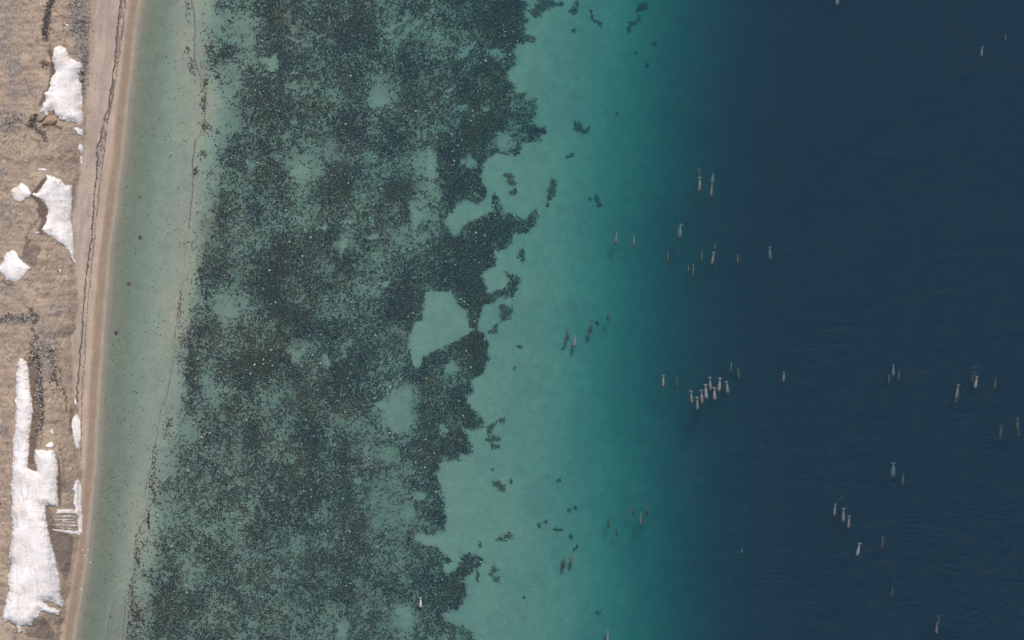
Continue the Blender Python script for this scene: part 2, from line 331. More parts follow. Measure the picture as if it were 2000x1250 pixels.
def tones(n, a, b, c=None, pc=.1):
    k = rng.random((n, 1)); q = np.array(a) * (1 - k) + np.array(b) * k
    if c is not None:
        m = rng.random(n) < pc; q[m] = np.array(c)
    return q
st_ = 1.55
gu, gv = np.meshgrid(np.arange(238, 1075, st_), np.arange(-8, 1260, st_)); gu = gu.ravel(); gv = gv.ravel()
gu = gu + st_ * (rng.random(gu.shape) - .5) * 1.1; gv = gv + st_ * (rng.random(gv.shape) - .5) * 1.1
nz = .42 * rng.random(gu.shape) + .85 * fbm(gu / 3.9, gv / 3.9, 2, 3) + .55 * fbm(gu / 14, gv / 14, 5, 3)
order = nz.argsort().argsort() / len(nz)
Dk = density(gu, gv); bars = pl(gv, BAR)
keep = (order < np.clip(.535 + (Dk - .52) * 1.35, Dk * .5, .97)) & (gu > bars + 6) & (Dk > .02)
ku, kv = gu[keep], gv[keep]; Dk = Dk[keep]; n = len(ku)
kr = S * (.62 + .72 * rng.random(n)) * (0.85 + .5 * Dk)
brown = smooth(.5, .62, fbm(ku / 40, kv / 40, 14, 3))[:, None]
kc = tones(n, (.012, .015, .020), (.038, .041, .047)) * (1 - brown) + tones(n, (.022, .018, .014), (.062, .046, .034)) * brown
gs2 = rng.random(n) < .06 + .26 * smooth(.42, .68, fbm(ku / 18, kv / 18, 7, 3)) * smooth(.95, .5, Dk); kc[gs2] = tones(int(gs2.sum()), (.065, .064, .058), (.12, .115, .10))
gsel = rng.random(n) < .10 * smooth(.45, .7, fbm(ku / 25, kv / 25, 18, 3)); kc[gsel] = (.07, .085, .03)
me = clumps(ku, kv, kr, .08 + .2 * rng.random(n), kc, 'seaweed_bed')
link(me, 'seaweed_bed', weed_mat, label='broad dark speckled bed of seaweed covering the pale shallow sea bed', cat='seaweed', kind='stuff')

# strand lines of dead weed on the beach and the thin weed line along the sand bar under water
def along(P, step, jit, amp=0, prob=1.0, k=1):
    P = np.asarray(P, float); d = np.r_[0, np.cumsum(np.hypot(*np.diff(P, axis=0).T))]; s = np.arange(0, d[-1], step)
    u = np.interp(s, d, P[:, 0]); v = np.interp(s, d, P[:, 1])
    u = u + amp * (fbm(s / 9, s * 0, k, 3) - .5) + jit * (rng.random(len(s)) + rng.random(len(s)) - 1); v = v + jit * (rng.random(len(s)) - .5)
    m = rng.random(len(s)) < prob * (.45 + 1.1 * vn(s / 6, s * 0, k)); return u[m], v[m]
def strand(P, name, label, r0, c1, c2, step=.6, jit=1.2, amp=2, prob=.9, k=1, cat='seaweed'):
    u, v = along(P, step, jit, amp, prob, k); n = len(u)
    me = clumps(u, v, S * r0 * (.6 + .8 * rng.random(n)), .05 + .12 * rng.random(n), tones(n, c1, c2), name)
    return link(me, name, weed_mat, label=label, cat=cat, kind='stuff')
WA = [(236, -10), (234, 20), (230, 50), (226, 100), (220, 150), (213, 205), (212, 212), (204, 235), (199, 255), (190, 290), (190, 310), (188, 350), (183, 400), (180, 450), (173, 500), (168, 550), (163, 600), (160, 650), (156, 700), (152, 750), (150, 790), (151, 803)]
WB = [(247, -10), (241, 50), (234, 100), (227, 150), (220, 195), (217, 212), (211, 240), (206, 280), (203, 310), (196, 350), (191, 400), (186, 450), (181, 500), (176, 550), (172, 590), (168, 630), (167, 680), (162, 740), (159, 800), (158, 860), (159, 900)]
strand(WA, 'strand_line', 'ragged dark upper line of dried seaweed on the pale beach', 1.05, (.05, .042, .04), (.13, .11, .10), k=2, jit=1.9, amp=5)
strand(WB, 'strand_line', 'thin dotted lower line of seaweed on the beach nearer the water', .75, (.06, .05, .045), (.14, .12, .11), prob=.62, k=3, jit=1.0, amp=4)
u1, v1 = [], []
for i in range(2600):
    v = rng.random() * 330 - 5; f = rng.random(); u = np.interp(v, [q[1] for q in WA], [q[0] for q in WA]) * (1 - f) + np.interp(v, [q[1] for q in WB], [q[0] for q in WB]) * f
    u1.append(u); v1.append(v)
u1 = np.array(u1); v1 = np.array(v1); m = fbm(u1 / 3, v1 / 9, 4, 3) > .47; u1, v1 = u1[m], v1[m]; n = len(u1)
link(clumps(u1, v1, S * (.4 + .7 * rng.random(n)), .03 + .05 * rng.random(n), tones(n, (.12, .105, .10), (.24, .20, .18)), 'weed_litter'), 'weed_litter', weed_mat,
     label='grey litter of dried weed scattered between the two strand lines at the top', cat='seaweed', kind='stuff')
RID = [(372, -5), (380, 25), (381, 60), (379, 95), (381, 115), (385, 130), (392, 150), (400, 170), (400, 200), (401, 215), (397, 245), (392, 262), (382, 275), (378, 300), (376, 320), (378, 345), (376, 370), (374, 400), (371, 425), (368, 450)]
RID2 = [(360, 545), (354, 570), (352, 590), (348, 610), (344, 635), (340, 680), (335, 730), (326, 775), (312, 810), (310, 830), (302, 870), (296, 905), (290, 935), (283, 955), (284, 970), (288, 985), (280, 1015), (272, 1035), (265, 1058), (266, 1070), (268, 1078), (263, 1100), (260, 1130), (257, 1160), (250, 1175), (245, 1190), (242, 1215), (239, 1255)]
strand(RID, 'weed_line', 'thin dark winding weed line on the sand bar, upper stretch', .7, (.075, .068, .055), (.17, .15, .12), amp=3, jit=1.3, prob=1, k=5)
strand(RID2, 'weed_line', 'thin dark winding weed line on the sand bar, lower stretch', .62, (.075, .068, .055), (.17, .15, .12), amp=4, jit=1.1, prob=.6, k=6)
# loose weed tufts on the bar
BL_ = [(365, 98, 5, 8, 60), (410, 92, 8, 17, 190), (417, 125, 9, 12, 130), (430, 110, 9, 14, 190), (424, 148, 7, 13, 130), (446, 96, 16, 14, 260), (368, 20, 8, 25, 90), (375, 128, 7, 20, 90), (378, 155, 7, 12, 40),
       (402, 165, 6, 14, 120), (398, 195, 7, 25, 160), (402, 248, 12, 14, 150), (448, 42, 12, 16, 90), (425, 260, 6, 10, 50), (395, 302, 12, 12, 110), (382, 335, 6, 12, 100), (410, 340, 16, 10, 60), (435, 10, 8, 14, 90),
       (290, 1015, 3, 20, 150), (268, 1090, 6, 40, 190), (258, 1160, 9, 40, 240), (270, 1205, 12, 38, 420), (298, 940, 9, 60, 260), (305, 890, 6, 30, 90), (330, 830, 10, 25, 90), (352, 660, 6, 30, 60), (352, 600, 6, 30, 80), (280, 1060, 14, 50, 160), (365, 480, 20, 50, 60), (425, 0, 3, 60, 50)]
u1 = np.concatenate([e[0] + e[2] * .5 * rng.standard_normal(e[4]) for e in BL_]); v1 = np.concatenate([e[1] + e[3] * .5 * rng.standard_normal(e[4]) for e in BL_])
m = fbm(u1 / 4, v1 / 4, 9, 2) > .42; u1, v1 = u1[m], v1[m]; n = len(u1)
link(clumps(u1, v1, S * (.6 + .9 * rng.random(n)), .04 + .1 * rng.random(n), tones(n, (.028, .026, .026), (.06, .05, .042)), 'weed_tufts'), 'weed_tufts', weed_mat,
     label='loose dark tufts of weed scattered along the sand bar', cat='seaweed', kind='stuff')

# ---------------------------------------------------------------- separate weed patches on the open sand and one clump for a whale's shade, each its own thing
PATCH = [  # blobs [(u,v,ru,rv,n)], tone (0 dark, 1 brown), fill, label
 ([(1056, 15, 16, 10, 0), (1045, 27, 9, 9, 0), (1080, 8, 14, 5, 0), (1066, 4, 14, 8, 0), (1095, 8, 6, 3, 0)], 0, 1.0, 'large dark seaweed patch cut by the top edge beside the main bed'),
 ([(1122, 20, 8, 10, 0), (1114, 22, 4, 4, 0), (1127, 6, 4, 7, 0)], .2, .8, 'dark seaweed tuft just right of the large patch at the top edge'),
 ([(1154, 22, 3, 4, 0), (1156, 33, 3, 6, 0), (1163, 41, 5, 3, 0), (1172, 47, 5, 5, 0)], .2, .8, 'thin curved seaweed streak near the top edge'),
 ([(1256, 13, 12, 9, 0), (1248, 20, 6, 4, 0)], 0, .8, 'dark round seaweed patch at the top where the water turns deep blue'),
 ([(1247, 36, 6, 8, 0), (1236, 46, 8, 6, 0), (1228, 58, 4, 8, 0)], .1, .7, 'slanting seaweed patch below the round one at the top'),
 ([(1120, 60, 6, 7, 0)], .6, .45, 'faint brownish weed tuft in the turquoise water near the top'),
 ([(1242, 104, 4, 4, 0)], .2, .6, 'tiny weed speck in dim turquoise water near the top'),
 ([(1279, 87, 6, 6, 0)], .2, .5, 'faint weed spot at the deep edge near the top'),
 ([(1264, 128, 5, 7, 0)], .2, .5, 'faint upright weed spot below the one at the deep edge'),
 ([(1129, 250, 10, 9, 0), (1138, 256, 6, 5, 0), (1145, 256, 6, 4, 0), (1150, 250, 3, 3, 0), (1124, 242, 4, 4, 0)], 0, .95, 'dark comma-shaped seaweed patch alone on turquoise sand'),
 ([(1117, 303, 5, 5, 0), (1109, 307, 4, 3, 0)], .1, .7, 'small dark weed tuft below the comma-shaped patch'),
 ([(1205, 222, 4, 4, 0)], .2, .6, 'small weed spot to the right above the comma-shaped patch'),
 ([(996, 345, 9, 9, 0), (1000, 358, 9, 8, 0), (986, 342, 4, 4, 0)], .6, .55, 'thin brownish weed tuft off the edge of the main bed, above a small dark one'),
 ([(1004, 376, 6, 6, 0), (1006, 370, 3, 5, 0), (997, 376, 3, 3, 0)], .1, .85, 'small dark weed tuft under the thin brownish one'),
 ([(1080, 358, 8, 8, 0), (1078, 372, 9, 10, 0), (1074, 386, 7, 7, 0)], .5, .85, 'upright oval brown-green weed patch alone on the sand'),
 ([(1070, 400, 4, 8, 0)], .9, .4, 'wispy brown weed fragment under the upright oval patch'),
 ([(1165, 386, 4, 7, 0), (1167, 394, 4, 5, 0), (1170, 401, 6, 5, 0)], .1, .8, 'dark weed patch in the middle turquoise water'),
 ([(1152, 389, 3, 4, 0)], .1, .7, 'small dark spot left of the dark weed patch in the middle turquoise water'),
 ([(1018, 497, 7, 8, 0), (1020, 508, 5, 5, 0), (1008, 493, 4, 3, 0), (1022, 489, 2, 4, 0)], .2, .75, 'small ragged weed tuft right of the middle of the bed'),
 ([(991, 608, 13, 10, 0), (984, 620, 9, 9, 0), (980, 600, 6, 6, 0)], 0, 1.0, 'dark squarish seaweed patch right of the light sand hollow'),
 ([(969, 637, 6, 5, 0), (965, 646, 6, 6, 0), (957, 648, 4, 4, 0), (981, 651, 5, 4, 0)], .6, .75, 'broken brownish weed patch under the squarish dark one'),
 ([(1014, 677, 7, 5, 0)], .7, .7, 'faint brown weed wisp on open sand'),
 ([(1003, 721, 4, 2, 0), (1008, 716, 2, 3, 0)], .3, .5, 'tiny weed fleck on open sand below the brown wisp'),
 ([(992, 814, 8, 4, 0), (979, 822, 8, 5, 0), (960, 832, 10, 7, 0), (955, 842, 7, 7, 0), (968, 857, 12, 6, 0), (953, 858, 6, 5, 0), (962, 870, 4, 8, 0), (972, 872, 6, 4, 0), (955, 882, 3, 5, 0)], .3, .7, 'big branching brown-green weed patch off the bed'),
 ([(950, 926, 9, 4, 0), (955, 936, 7, 5, 0), (970, 945, 10, 6, 0), (980, 953, 9, 6, 0), (988, 965, 6, 7, 0), (950, 946, 8, 5, 0)], .7, .75, 'slanting brown weed patch with a dark tail'),
 ([(998, 940, 4, 4, 0)], .4, .8, 'small weed spot right of the slanting brown patch'),
 ([(963, 917, 3, 3, 0)], .4, .8, 'small weed spot above the slanting brown patch'),
 ([(972, 1010, 10, 9, 0), (962, 1028, 7, 6, 0), (954, 1043, 6, 6, 0), (961, 1046, 5, 5, 0), (978, 1052, 12, 6, 0), (993, 1046, 10, 6, 0), (1012, 1036, 9, 4, 0)], .8, .5, 'thin brown horseshoe of weed with one dark corner'),
 ([(1052, 1026, 5, 5, 0)], .5, .8, 'brownish weed spot, left of two close together on the lower sand'),
 ([(1066, 1020, 4, 4, 0)], .5, .8, 'brownish weed spot, right of two close together on the lower sand'),
 ([(1085, 1034, 7, 4, 0), (1096, 1035, 5, 3, 0)], .5, .6, 'small flat weed streak right of the pair of spots'),
 ([(1092, 938, 6, 5, 0)], .5, .6, 'small brown weed tuft on open sand'),
 ([(1124, 991, 5, 4, 0)], .3, .8, 'darker right one of two small weed spots in the lower turquoise water'),
 ([(1112, 997, 4, 4, 0)], .3, .7, 'fainter left one of two small weed spots in the lower turquoise water'),
 ([(1115, 1049, 7, 7, 0), (1117, 1036, 3, 4, 0)], .3, .6, 'round dusky weed spot above the two lower whales'),
 ([(1127, 1065, 3, 6, 0), (1122, 1073, 4, 3, 0)], .3, .6, 'narrow weed streak beside the round dusky spot'),
 ([(938, 1064, 4, 6, 0)], .6, .6, 'tiny brown weed tuft above the hook-shaped weed'),
 ([(966, 1112, 7, 7, 0), (959, 1120, 5, 4, 0), (970, 1132, 8, 6, 0), (980, 1118, 4, 4, 0), (983, 1142, 4, 3, 0), (990, 1139, 3, 3, 0)], .3, .75, 'ragged dark weed patch near the bottom, off the bed'),
 ([(933, 1124, 4, 12, 0), (936, 1146, 9, 5, 0), (954, 1141, 5, 4, 0)], .4, .7, 'thin upright weed strand left of the ragged bottom patch'),
 ([(1024, 1167, 3, 3, 0)], .2, .7, 'single small weed speck near the bottom'),
 ([(1168, 1197, 7, 4, 0)], .1, .5, 'small dusky weed spot near the bottom in the turquoise'),
 ([(1166, 632, 3, 6, 0)], 0, .8, 'small dark spot standing in for shade beside the long slim whale on turquoise'),  # dark clump modelled where only the whale's shade falls
 ([(1098, 681, 4, 3, 0)], .2, .6, 'small dark weed spot just below left of the two turquoise whales'),
]
for bl, tone, fill, lab in PATCH:
    uu, vv = [], []
    for (cu, cv, ru, rv, _) in bl:
        k = int(3.6 * ru * rv * (fill + .15)) + 10
        a = rng.random(k) * 6.283; r = np.minimum(np.abs(rng.standard_normal(k)) * .74, 1.5)
        uu.append(cu + ru * r * np.cos(a)); vv.append(cv + rv * r * np.sin(a))
    for b0, b1 in zip(bl, bl[1:]):
        q = rng.random(8); uu.append(b0[0] + (b1[0] - b0[0]) * q + .7 * rng.standard_normal(8)); vv.append(b0[1] + (b1[1] - b0[1]) * q + .7 * rng.standard_normal(8))
    uu = np.concatenate(uu); vv = np.concatenate(vv)
    m = fbm(uu / 4.5 + 40, vv / 4.5, 10, 3) > .40 - .30 * fill
    uu, vv = uu[m], vv[m]
    adj = np.hypot(uu[:, None] - uu[None], vv[:, None] - vv[None]) < 1.9      # keep the fronds that hang together
    lab_ = np.arange(len(uu))
    for _i in range(400):
        nl_ = np.where(adj, lab_[None], 10 ** 9).min(1)
        if (nl_ == lab_).all(): break
        lab_ = nl_
    kk = lab_ == np.bincount(lab_).argmax(); uu, vv = uu[kk], vv[kk]; n = len(uu)
    cc = tones(n, (.045, .048, .048), (.14, .145, .13)) * (1 - tone) + tones(n, (.08, .064, .036), (.16, .13, .07)) * tone
    me = clumps(uu, vv, S * (.5 + .7 * rng.random(n)), .1 + .3 * rng.random(n), cc, 'seaweed_patch')
    z0 = elev(np.array([bl[0][0] * 1.0]), np.array([bl[0][1] * 1.0]))[0][0]
    link(me, 'seaweed_patch', weed_mat, label=lab, cat='seaweed', group='separate seaweed patches on the sand')

# ---------------------------------------------------------------- stones
def stones(u, v, r, name, cols, lift=.2):
    phi = (1 + 5 ** .5) / 2
    B = np.array([(-1, phi, 0), (1, phi, 0), (-1, -phi, 0), (1, -phi, 0), (0, -1, phi), (0, 1, phi), (0, -1, -phi), (0, 1, -phi), (phi, 0, -1), (phi, 0, 1), (-phi, 0, -1), (-phi, 0, 1)]) / 1.9
    BF = np.array([(0, 11, 5), (0, 5, 1), (0, 1, 7), (0, 7, 10), (0, 10, 11), (1, 5, 9), (5, 11, 4), (11, 10, 2), (10, 7, 6), (7, 1, 8), (3, 9, 4), (3, 4, 2), (3, 2, 6), (3, 6, 8), (3, 8, 9), (4, 9, 5), (2, 4, 11), (6, 2, 10), (8, 6, 7), (9, 8, 1)])
    n = len(u); z = elev(u, v)[0]; x, y = place(u, v, z); r = np.asarray(r)
    q = B[None] * (.7 + .6 * rng.random((n, 12, 1))) * (np.array([1, .75, .6]) * (.8 + .4 * rng.random((n, 1, 3)))) * r[:, None, None]
    a = rng.random(n) * 6.283; c, s = np.cos(a)[:, None], np.sin(a)[:, None]
    Vv = np.stack([x[:, None] + q[..., 0] * c - q[..., 1] * s, y[:, None] + q[..., 0] * s + q[..., 1] * c, z[:, None] + q[..., 2] + lift * r[:, None]], -1)
    me = mesh_np(name, Vv.reshape(-1, 3), (np.arange(n)[:, None, None] * 12 + BF[None]).reshape(-1, 3)); colattr(me, 'tone', np.repeat(cols, 12, 0)); return me
# pale stones among the weed
n0 = 19000; u = 300 + 760 * rng.random(n0); v = 1250 * rng.random(n0)
m = (rng.random(n0) < density(u, v) * .9) & (fbm(u / 22, v / 22, 17, 3) > .47) & (u > pl(v, BAR) + 30); u, v = u[m], v[m]; n = len(u)
link(stones(u, v, S * (.7 + 1.9 * rng.random(n) ** 7), 'pale_stones', tones(n, (.20, .19, .155), (.72, .68, .56)), 1.3), 'pale_stones', stone_mat,
     label='small pale stones glinting all over the seaweed bed', cat='stones', kind='stuff')
# dark pebbles in the near-shore shallows
n0 = 1500; v = 1250 * rng.random(n0); f = rng.random(n0); u = (pl(v, SHORE) + 6) * (1 - f) + (pl(v, BAR) + 40) * f
m = rng.random(n0) < .15 + .75 * (fbm(u / 30, v / 30, 3, 2) > .5); u, v = u[m], v[m]; n = len(u)
link(stones(u, v, S * (.85 + .8 * rng.random(n) ** 3), 'dark_pebbles', tones(n, (.02, .02, .02), (.06, .055, .05))), 'dark_pebbles', stone_mat,
     label='tiny dark pebbles dotted over the pale near-shore sand', cat='pebbles', kind='stuff')
# rubble on the bluff
def rub(zones, name, cols, r0, label):
    uu, vv = [], []
    for (cu, cv, ru, rv, k) in zones:
        uu.append(cu + ru * .55 * rng.standard_normal(k)); vv.append(cv + rv * .55 * rng.standard_normal(k))
    uu = np.concatenate(uu); vv = np.concatenate(vv); n = len(uu)
    link(stones(uu, vv, S * r0 * (.4 + 1.1 * rng.random(n) ** 2.2), name, tones(n, *cols), .15), name, stone_mat, label=label, cat='rubble', kind='stuff')
rub([(158, 40, 15, 45, 520), (165, 110, 10, 35, 260), (150, 20, 18, 25, 220), (163, 170, 4, 50, 130), (128, 60, 14, 40, 70)], 'grey_rubble', ((.12, .11, .11), (.34, .30, .28)), 1.8, 'grey broken rubble at the bluff foot beside the top of the beach')
rub([(94, 35, 7, 38, 170), (64, 238, 6, 10, 60), (78, 258, 9, 10, 70), (18, 238, 30, 26, 170), (88, 125, 7, 8, 30)], 'dark_rubble', ((.04, .04, .042), (.20, .18, .17)), 1.4, 'dark blue-grey rubble in the clefts of the upper bluff')
rub([(76, 770, 8, 75, 420), (66, 690, 9, 25, 160), (30, 622, 38, 9, 200), (105, 720, 8, 40, 160), (95, 690, 16, 20, 110)], 'crag_rubble', ((.03, .03, .032), (.36, .32, .28)), 2.0, 'dark and light broken rock in the long crag beside the narrow snowbank')
rub([(60, 640, 50, 40, 300), (110, 300, 50, 40, 350), (45, 560, 45, 40, 260), (110, 560, 40, 50, 260), (40, 800, 24, 90, 200), (100, 830, 20, 40, 150), (120, 860, 15, 12, 90), (120, 520, 40, 40, 150), (20, 400, 30, 60, 120), (40, 80, 40, 80, 160), (10, 1000, 10, 150, 120), (60, 290, 30, 30, 150)],
    'scattered_stones', ((.20, .16, .12), (.50, .43, .34)), .95, 'small light stones strewn over the tan ground of the bluff')
# boulders, each one a thing
import bmesh
def boulder(u, v, rx, ry, rz, col, label, rot=0, group=None, name='boulder', sd=1, cat='rock'):
    z = float(elev(np.array([float(u)]), np.array([float(v)]))[0][0]); x, y = place(u, v, z)
    bm = bmesh.new(); bmesh.ops.create_icosphere(bm, subdivisions=3, radius=1); r_ = np.random.default_rng(sd)
    pl_ = [(lambda d: d / np.linalg.norm(d))(r_.standard_normal(3)) for _ in range(11)]
    for q in bm.verts:
        c = np.array(q.co)
        for d in pl_:
            e = c @ d - .62
            if e > 0: c = c - d * e
        c = c * (1 + .06 * (r_.random() - .5)); q.co = (c[0] * rx * S * 1.3, c[1] * ry * S * 1.3, c[2] * rz + rz * .15)
    me = bpy.data.meshes.new(name); bm.to_mesh(me); bm.free()
    a = me.attributes.new('tone', 'FLOAT_COLOR', 'POINT'); a.data.foreach_set('color', [*col, 1] * len(me.vertices))
    o = link(me, name, stone_mat, label=label, cat=cat, group=group); o.location = (x, y, z); o.rotation_euler = (0, 0, rot); return o
G = 'boulders on the bluff'
boulder(95, 236, 13, 9, 1.3, (.30, .21, .15), 'large angular tan boulder below the upper big snow patch', .4, G, sd=2)
boulder(101, 222, 7, 4.5, .9, (.24, .165, .115), 'brown boulder biting into the lower edge of the upper big snow patch', .9, G, sd=3)
boulder(81, 230, 8, 6, 1.0, (.26, .22, .17), 'grey-tan boulder left of the large angular tan one', .2, G, sd=4)
boulder(159, 138, 5, 4, .8, (.25, .22, .21), 'grey boulder on the right edge of the upper big snow patch, upper of two', 0, G, sd=5)
boulder(157, 153, 5, 6, .9, (.19, .155, .145), 'dark brown boulder on the right edge of the upper big snow patch, lower of two', .4, G, sd=6)
boulder(120, 226, 4, 2, .4, (.27, .21, .18), 'small brown rock showing through the upper big snow patch', -.5, G, sd=7)
boulder(92, 888, 5, 6, .6, (.24, .19, .16), 'tan rock poking out of the top of the long bottom snowbank', .2, G, sd=8)
boulder(65, 913, 6, 8, .8, (.20, .155, .125), 'brown boulder in the notch at the left of the snowbank top', .3, G, sd=9)
boulder(46, 1031, 5, 5, .5, (.22, .175, .15), 'round brown rock in the middle of the long snowbank', 0, G, sd=10)
boulder(39, 1063, 3, 3.5, .4, (.20, .16, .14), 'small brown rock on the snowbank below the round one', 0, G, sd=11)
boulder(274, 463, 3.5, 3.5, .35, (.10, .09, .07), 'small dark boulder under shallow water off the middle of the beach', 0, 'sunken boulders', sd=12)
boulder(252, 553, 4, 3.5, .35, (.12, .11, .09), 'sunken boulder nearest the beach below the middle', .5, 'sunken boulders', sd=13)
boulder(226, 650, 2.5, 4.5, .3, (.05, .05, .045), 'dark narrow sunken rock close to the waterline', .2, 'sunken boulders', sd=14)
boulder(273, 384, 2.5, 2.5, .3, (.13, .12, .10), 'little sunken boulder highest of those off the beach', .2, 'sunken boulders', sd=15)
for i, (u, v, r, lab) in enumerate([(162, 1074, 1.7, 'upper left white ice chunk on the brown wet beach'), (172, 1075, 1.5, 'upper right white ice chunk on the brown wet beach'), (165, 1085, 2.2, 'largest white ice chunk on the brown wet beach'),
    (176, 1098, 1.8, 'white ice chunk nearest the water on the wet beach'), (160, 1118, 1.6, 'white ice chunk at the cliff foot side of the wet beach'), (159, 1152, 1.9, 'lowest white ice chunk on the wet beach')]):
    boulder(u, v, r * .75, r * .6, .2, (.62, .57, .54), lab, i, 'ice chunks stranded on the beach', 'ice_chunk', 30 + i, 'ice')

# ---------------------------------------------------------------- snow banks
t = NT('old_snow'); p = t.n('BsdfPrincipled'); p.inputs['Roughness'].default_value = .7; p.inputs['Specular IOR Level'].default_value = .2
geo = t.n('NewGeometry'); mp = t.n('Mapping'); mp.inputs['Scale'].default_value = (1.0, .12, 1); t.l(geo.outputs['Position'], mp.inputs[0])
na = t.noise(.5, 5, .65, mp.outputs[0]); nb = t.noise(.22, 4, .6)
cr = t.n('ValToRGB'); e = cr.color_ramp; e.elements[0].position = .35; e.elements[0].color = (.765, .745, .75, 1); e.elements[1].position = .72; e.elements[1].color = (.60, .545, .50, 1)
t.l(nb.outputs[0], cr.inputs[0]); c = t.mul(cr.outputs[0], t.rng(na.outputs[0], .35, .75, 1.02, .94))
mp2 = t.n('Mapping'); mp2.inputs['Scale'].default_value = (1.0, .22, 1); t.l(geo.outputs['Position'], mp2.inputs[0]); nl = t.noise(.17, 3, .55, mp2.outputs[0])
sb = t.n('Math', operation='SUBTRACT'); sb.inputs[1].default_value = .5; t.l(nl.outputs[0], sb.inputs[0]); ab = t.n('Math', operation='ABSOLUTE'); t.l(sb.outputs[0], ab.inputs[0])
c = t.mul(c, t.rng(ab.outputs[0], .0, .012, .80, 1.0))
at = t.n('Attribute'); at.attribute_name = 'dirt'; mxd = t.n('Mix', data_type='RGBA'); mxd.inputs[7].default_value = (.27, .225, .19, 1)
t.l(at.outputs['Fac'], mxd.inputs[0]); t.l(c, mxd.inputs[6]); t.l(mxd.outputs[2], p.inputs['Base Color'])
b = t.n('Bump'); b.inputs['Strength'].default_value = .5; b.inputs['Distance'].default_value = .25; t.l(na.outputs[0], b.inputs['Height']); t.l(b.outputs[0], p.inputs['Normal'])
t.l(p.outputs[0], t.out.inputs[0]); snow_mat = t.m
def snow(P, label=None, h=1.0, rough=1.6, parent=None, name='snow_patch', group='snow patches on the shore'):
    P = np.asarray(P, float); st = 1.25; lo = P.min(0) - 4; hi = P.max(0) + 4
    a = np.arange(lo[0], hi[0], st); b_ = np.arange(lo[1], hi[1], st); A, B = np.meshgrid(a, b_); sh = A.shape; A = A.ravel(); B = B.ravel()
    s = sdf(A, B, P) + rough * ((fbm(A / 3.2, B / 3.2, 7, 3) - .5) * 2.6 + (fbm(A / 9, B / 9, 4, 2) - .5) * 3.0)
    dirt = np.clip(smooth(3.2, -1, s) * smooth(.42, .6, fbm(A / 5, B / 8, 16, 3)) * .9 + smooth(.60, .66, fbm(A / 5, B / 3, 21, 4)) * .28 + smooth(1, -1, s) * .35, 0, .95)
    base = elev(A, B)[0]
    th = np.where(s > 0, h * (.22 + .5 * smooth(0, 7, s) + .35 * smooth(4, 16, s)) + .10 * (fbm(A / 9, B / 22, 12, 3) - .5) * smooth(2, 8, s), -.35 - .1 * (-s))
    # even out the ground's roughness under the drift
    bs = elev(A, B, 0)[0]; Zs = np.where(s > 0, np.maximum(bs + th, base + .06), base + th)
    cell = (s > -1.7).reshape(sh); ii = np.arange(len(A)).reshape(sh)
    k = cell[:-1, :-1] & cell[1:, :-1] & cell[:-1, 1:] & cell[1:, 1:]
    Fq = np.stack([ii[1:, :-1][k], ii[1:, 1:][k], ii[:-1, 1:][k], ii[:-1, :-1][k]], -1)
    used = np.unique(Fq); rm = np.full(len(A), -1); rm[used] = np.arange(len(used))
    X, Y = place(A, B, base); me = mesh_np(name, np.stack([X, Y, Zs], 1)[used], rm[Fq]); da = me.attributes.new('dirt', 'FLOAT', 'POINT'); da.data.foreach_set('value', dirt[used].astype(np.float32))
    return link(me, name, snow_mat, parent=parent, label=label, cat=None if parent else 'snow', group=None if parent else group, smooth_shade=True)
q = 4.1667
def sp(L, dy, k=q): return [(x / k, y / k + dy) for x, y in L]
snow(sp([(485, 368), (530, 390), (555, 420), (560, 460), (600, 490), (650, 500), (680, 540), (672, 575), (640, 600), (650, 640), (665, 680), (672, 760), (670, 830), (660, 900), (680, 960), (680, 1000), (655, 1020), (600, 1000), (530, 985), (480, 970), (450, 940), (440, 905), (420, 895), (395, 910), (375, 940), (325, 910), (340, 860), (375, 800), (355, 760), (385, 740), (405, 700), (415, 640), (450, 590), (445, 530), (420, 470), (435, 420), (445, 385)], 0),
     'big upper snow patch, broad at its foot, beside the top of the beach', 1.3)
snow(sp([(590, 1035), (640, 1035), (680, 1060), (675, 1110), (640, 1100), (610, 1065)], 0), 'small snow wedge right under the big upper snow patch', .5, .6)
snow(sp([(640, 1180), (665, 1165), (680, 1190), (682, 1240), (650, 1245), (638, 1215)], 0), 'small upright snow scrap at the beach edge, second below the big upper patch', .4, .8)
snow(sp([(520, 175), (555, 185), (560, 205), (545, 225), (515, 245), (530, 215)], 0), 'tiny comma of snow near the top of the bluff', .4, .5)
snow(sp([(175, 240), (205, 250), (240, 285), (245, 310), (258, 325), (245, 345), (205, 375), (195, 388), (130, 390), (105, 350), (88, 315), (90, 292), (130, 270)], 300), 'rounded snow patch joined by a point to the middle snow patch', .8, 1)
snow(sp([(375, 172), (440, 190), (500, 215), (530, 260), (590, 260), (585, 330), (590, 440), (575, 500), (585, 580), (600, 680), (605, 780), (605, 840), (625, 905), (600, 890), (560, 800), (510, 745), (430, 685), (370, 660), (340, 620), (375, 560), (390, 470), (370, 410), (320, 365), (265, 340), (270, 325), (310, 320), (350, 260), (378, 210)], 300),
     'middle big snow patch tapering to a long point at the beach', 1.2, 1.1)
snow(sp([(-40, 920), (0, 910), (25, 870), (30, 830), (60, 800), (75, 805), (85, 785), (110, 780), (140, 810), (155, 850), (205, 890), (265, 930), (225, 960), (180, 1010), (130, 1040), (90, 1042), (50, 1025), (0, 970), (-40, 950)], 300), 'kite-shaped snow patch cut by the left edge', .9, .9)
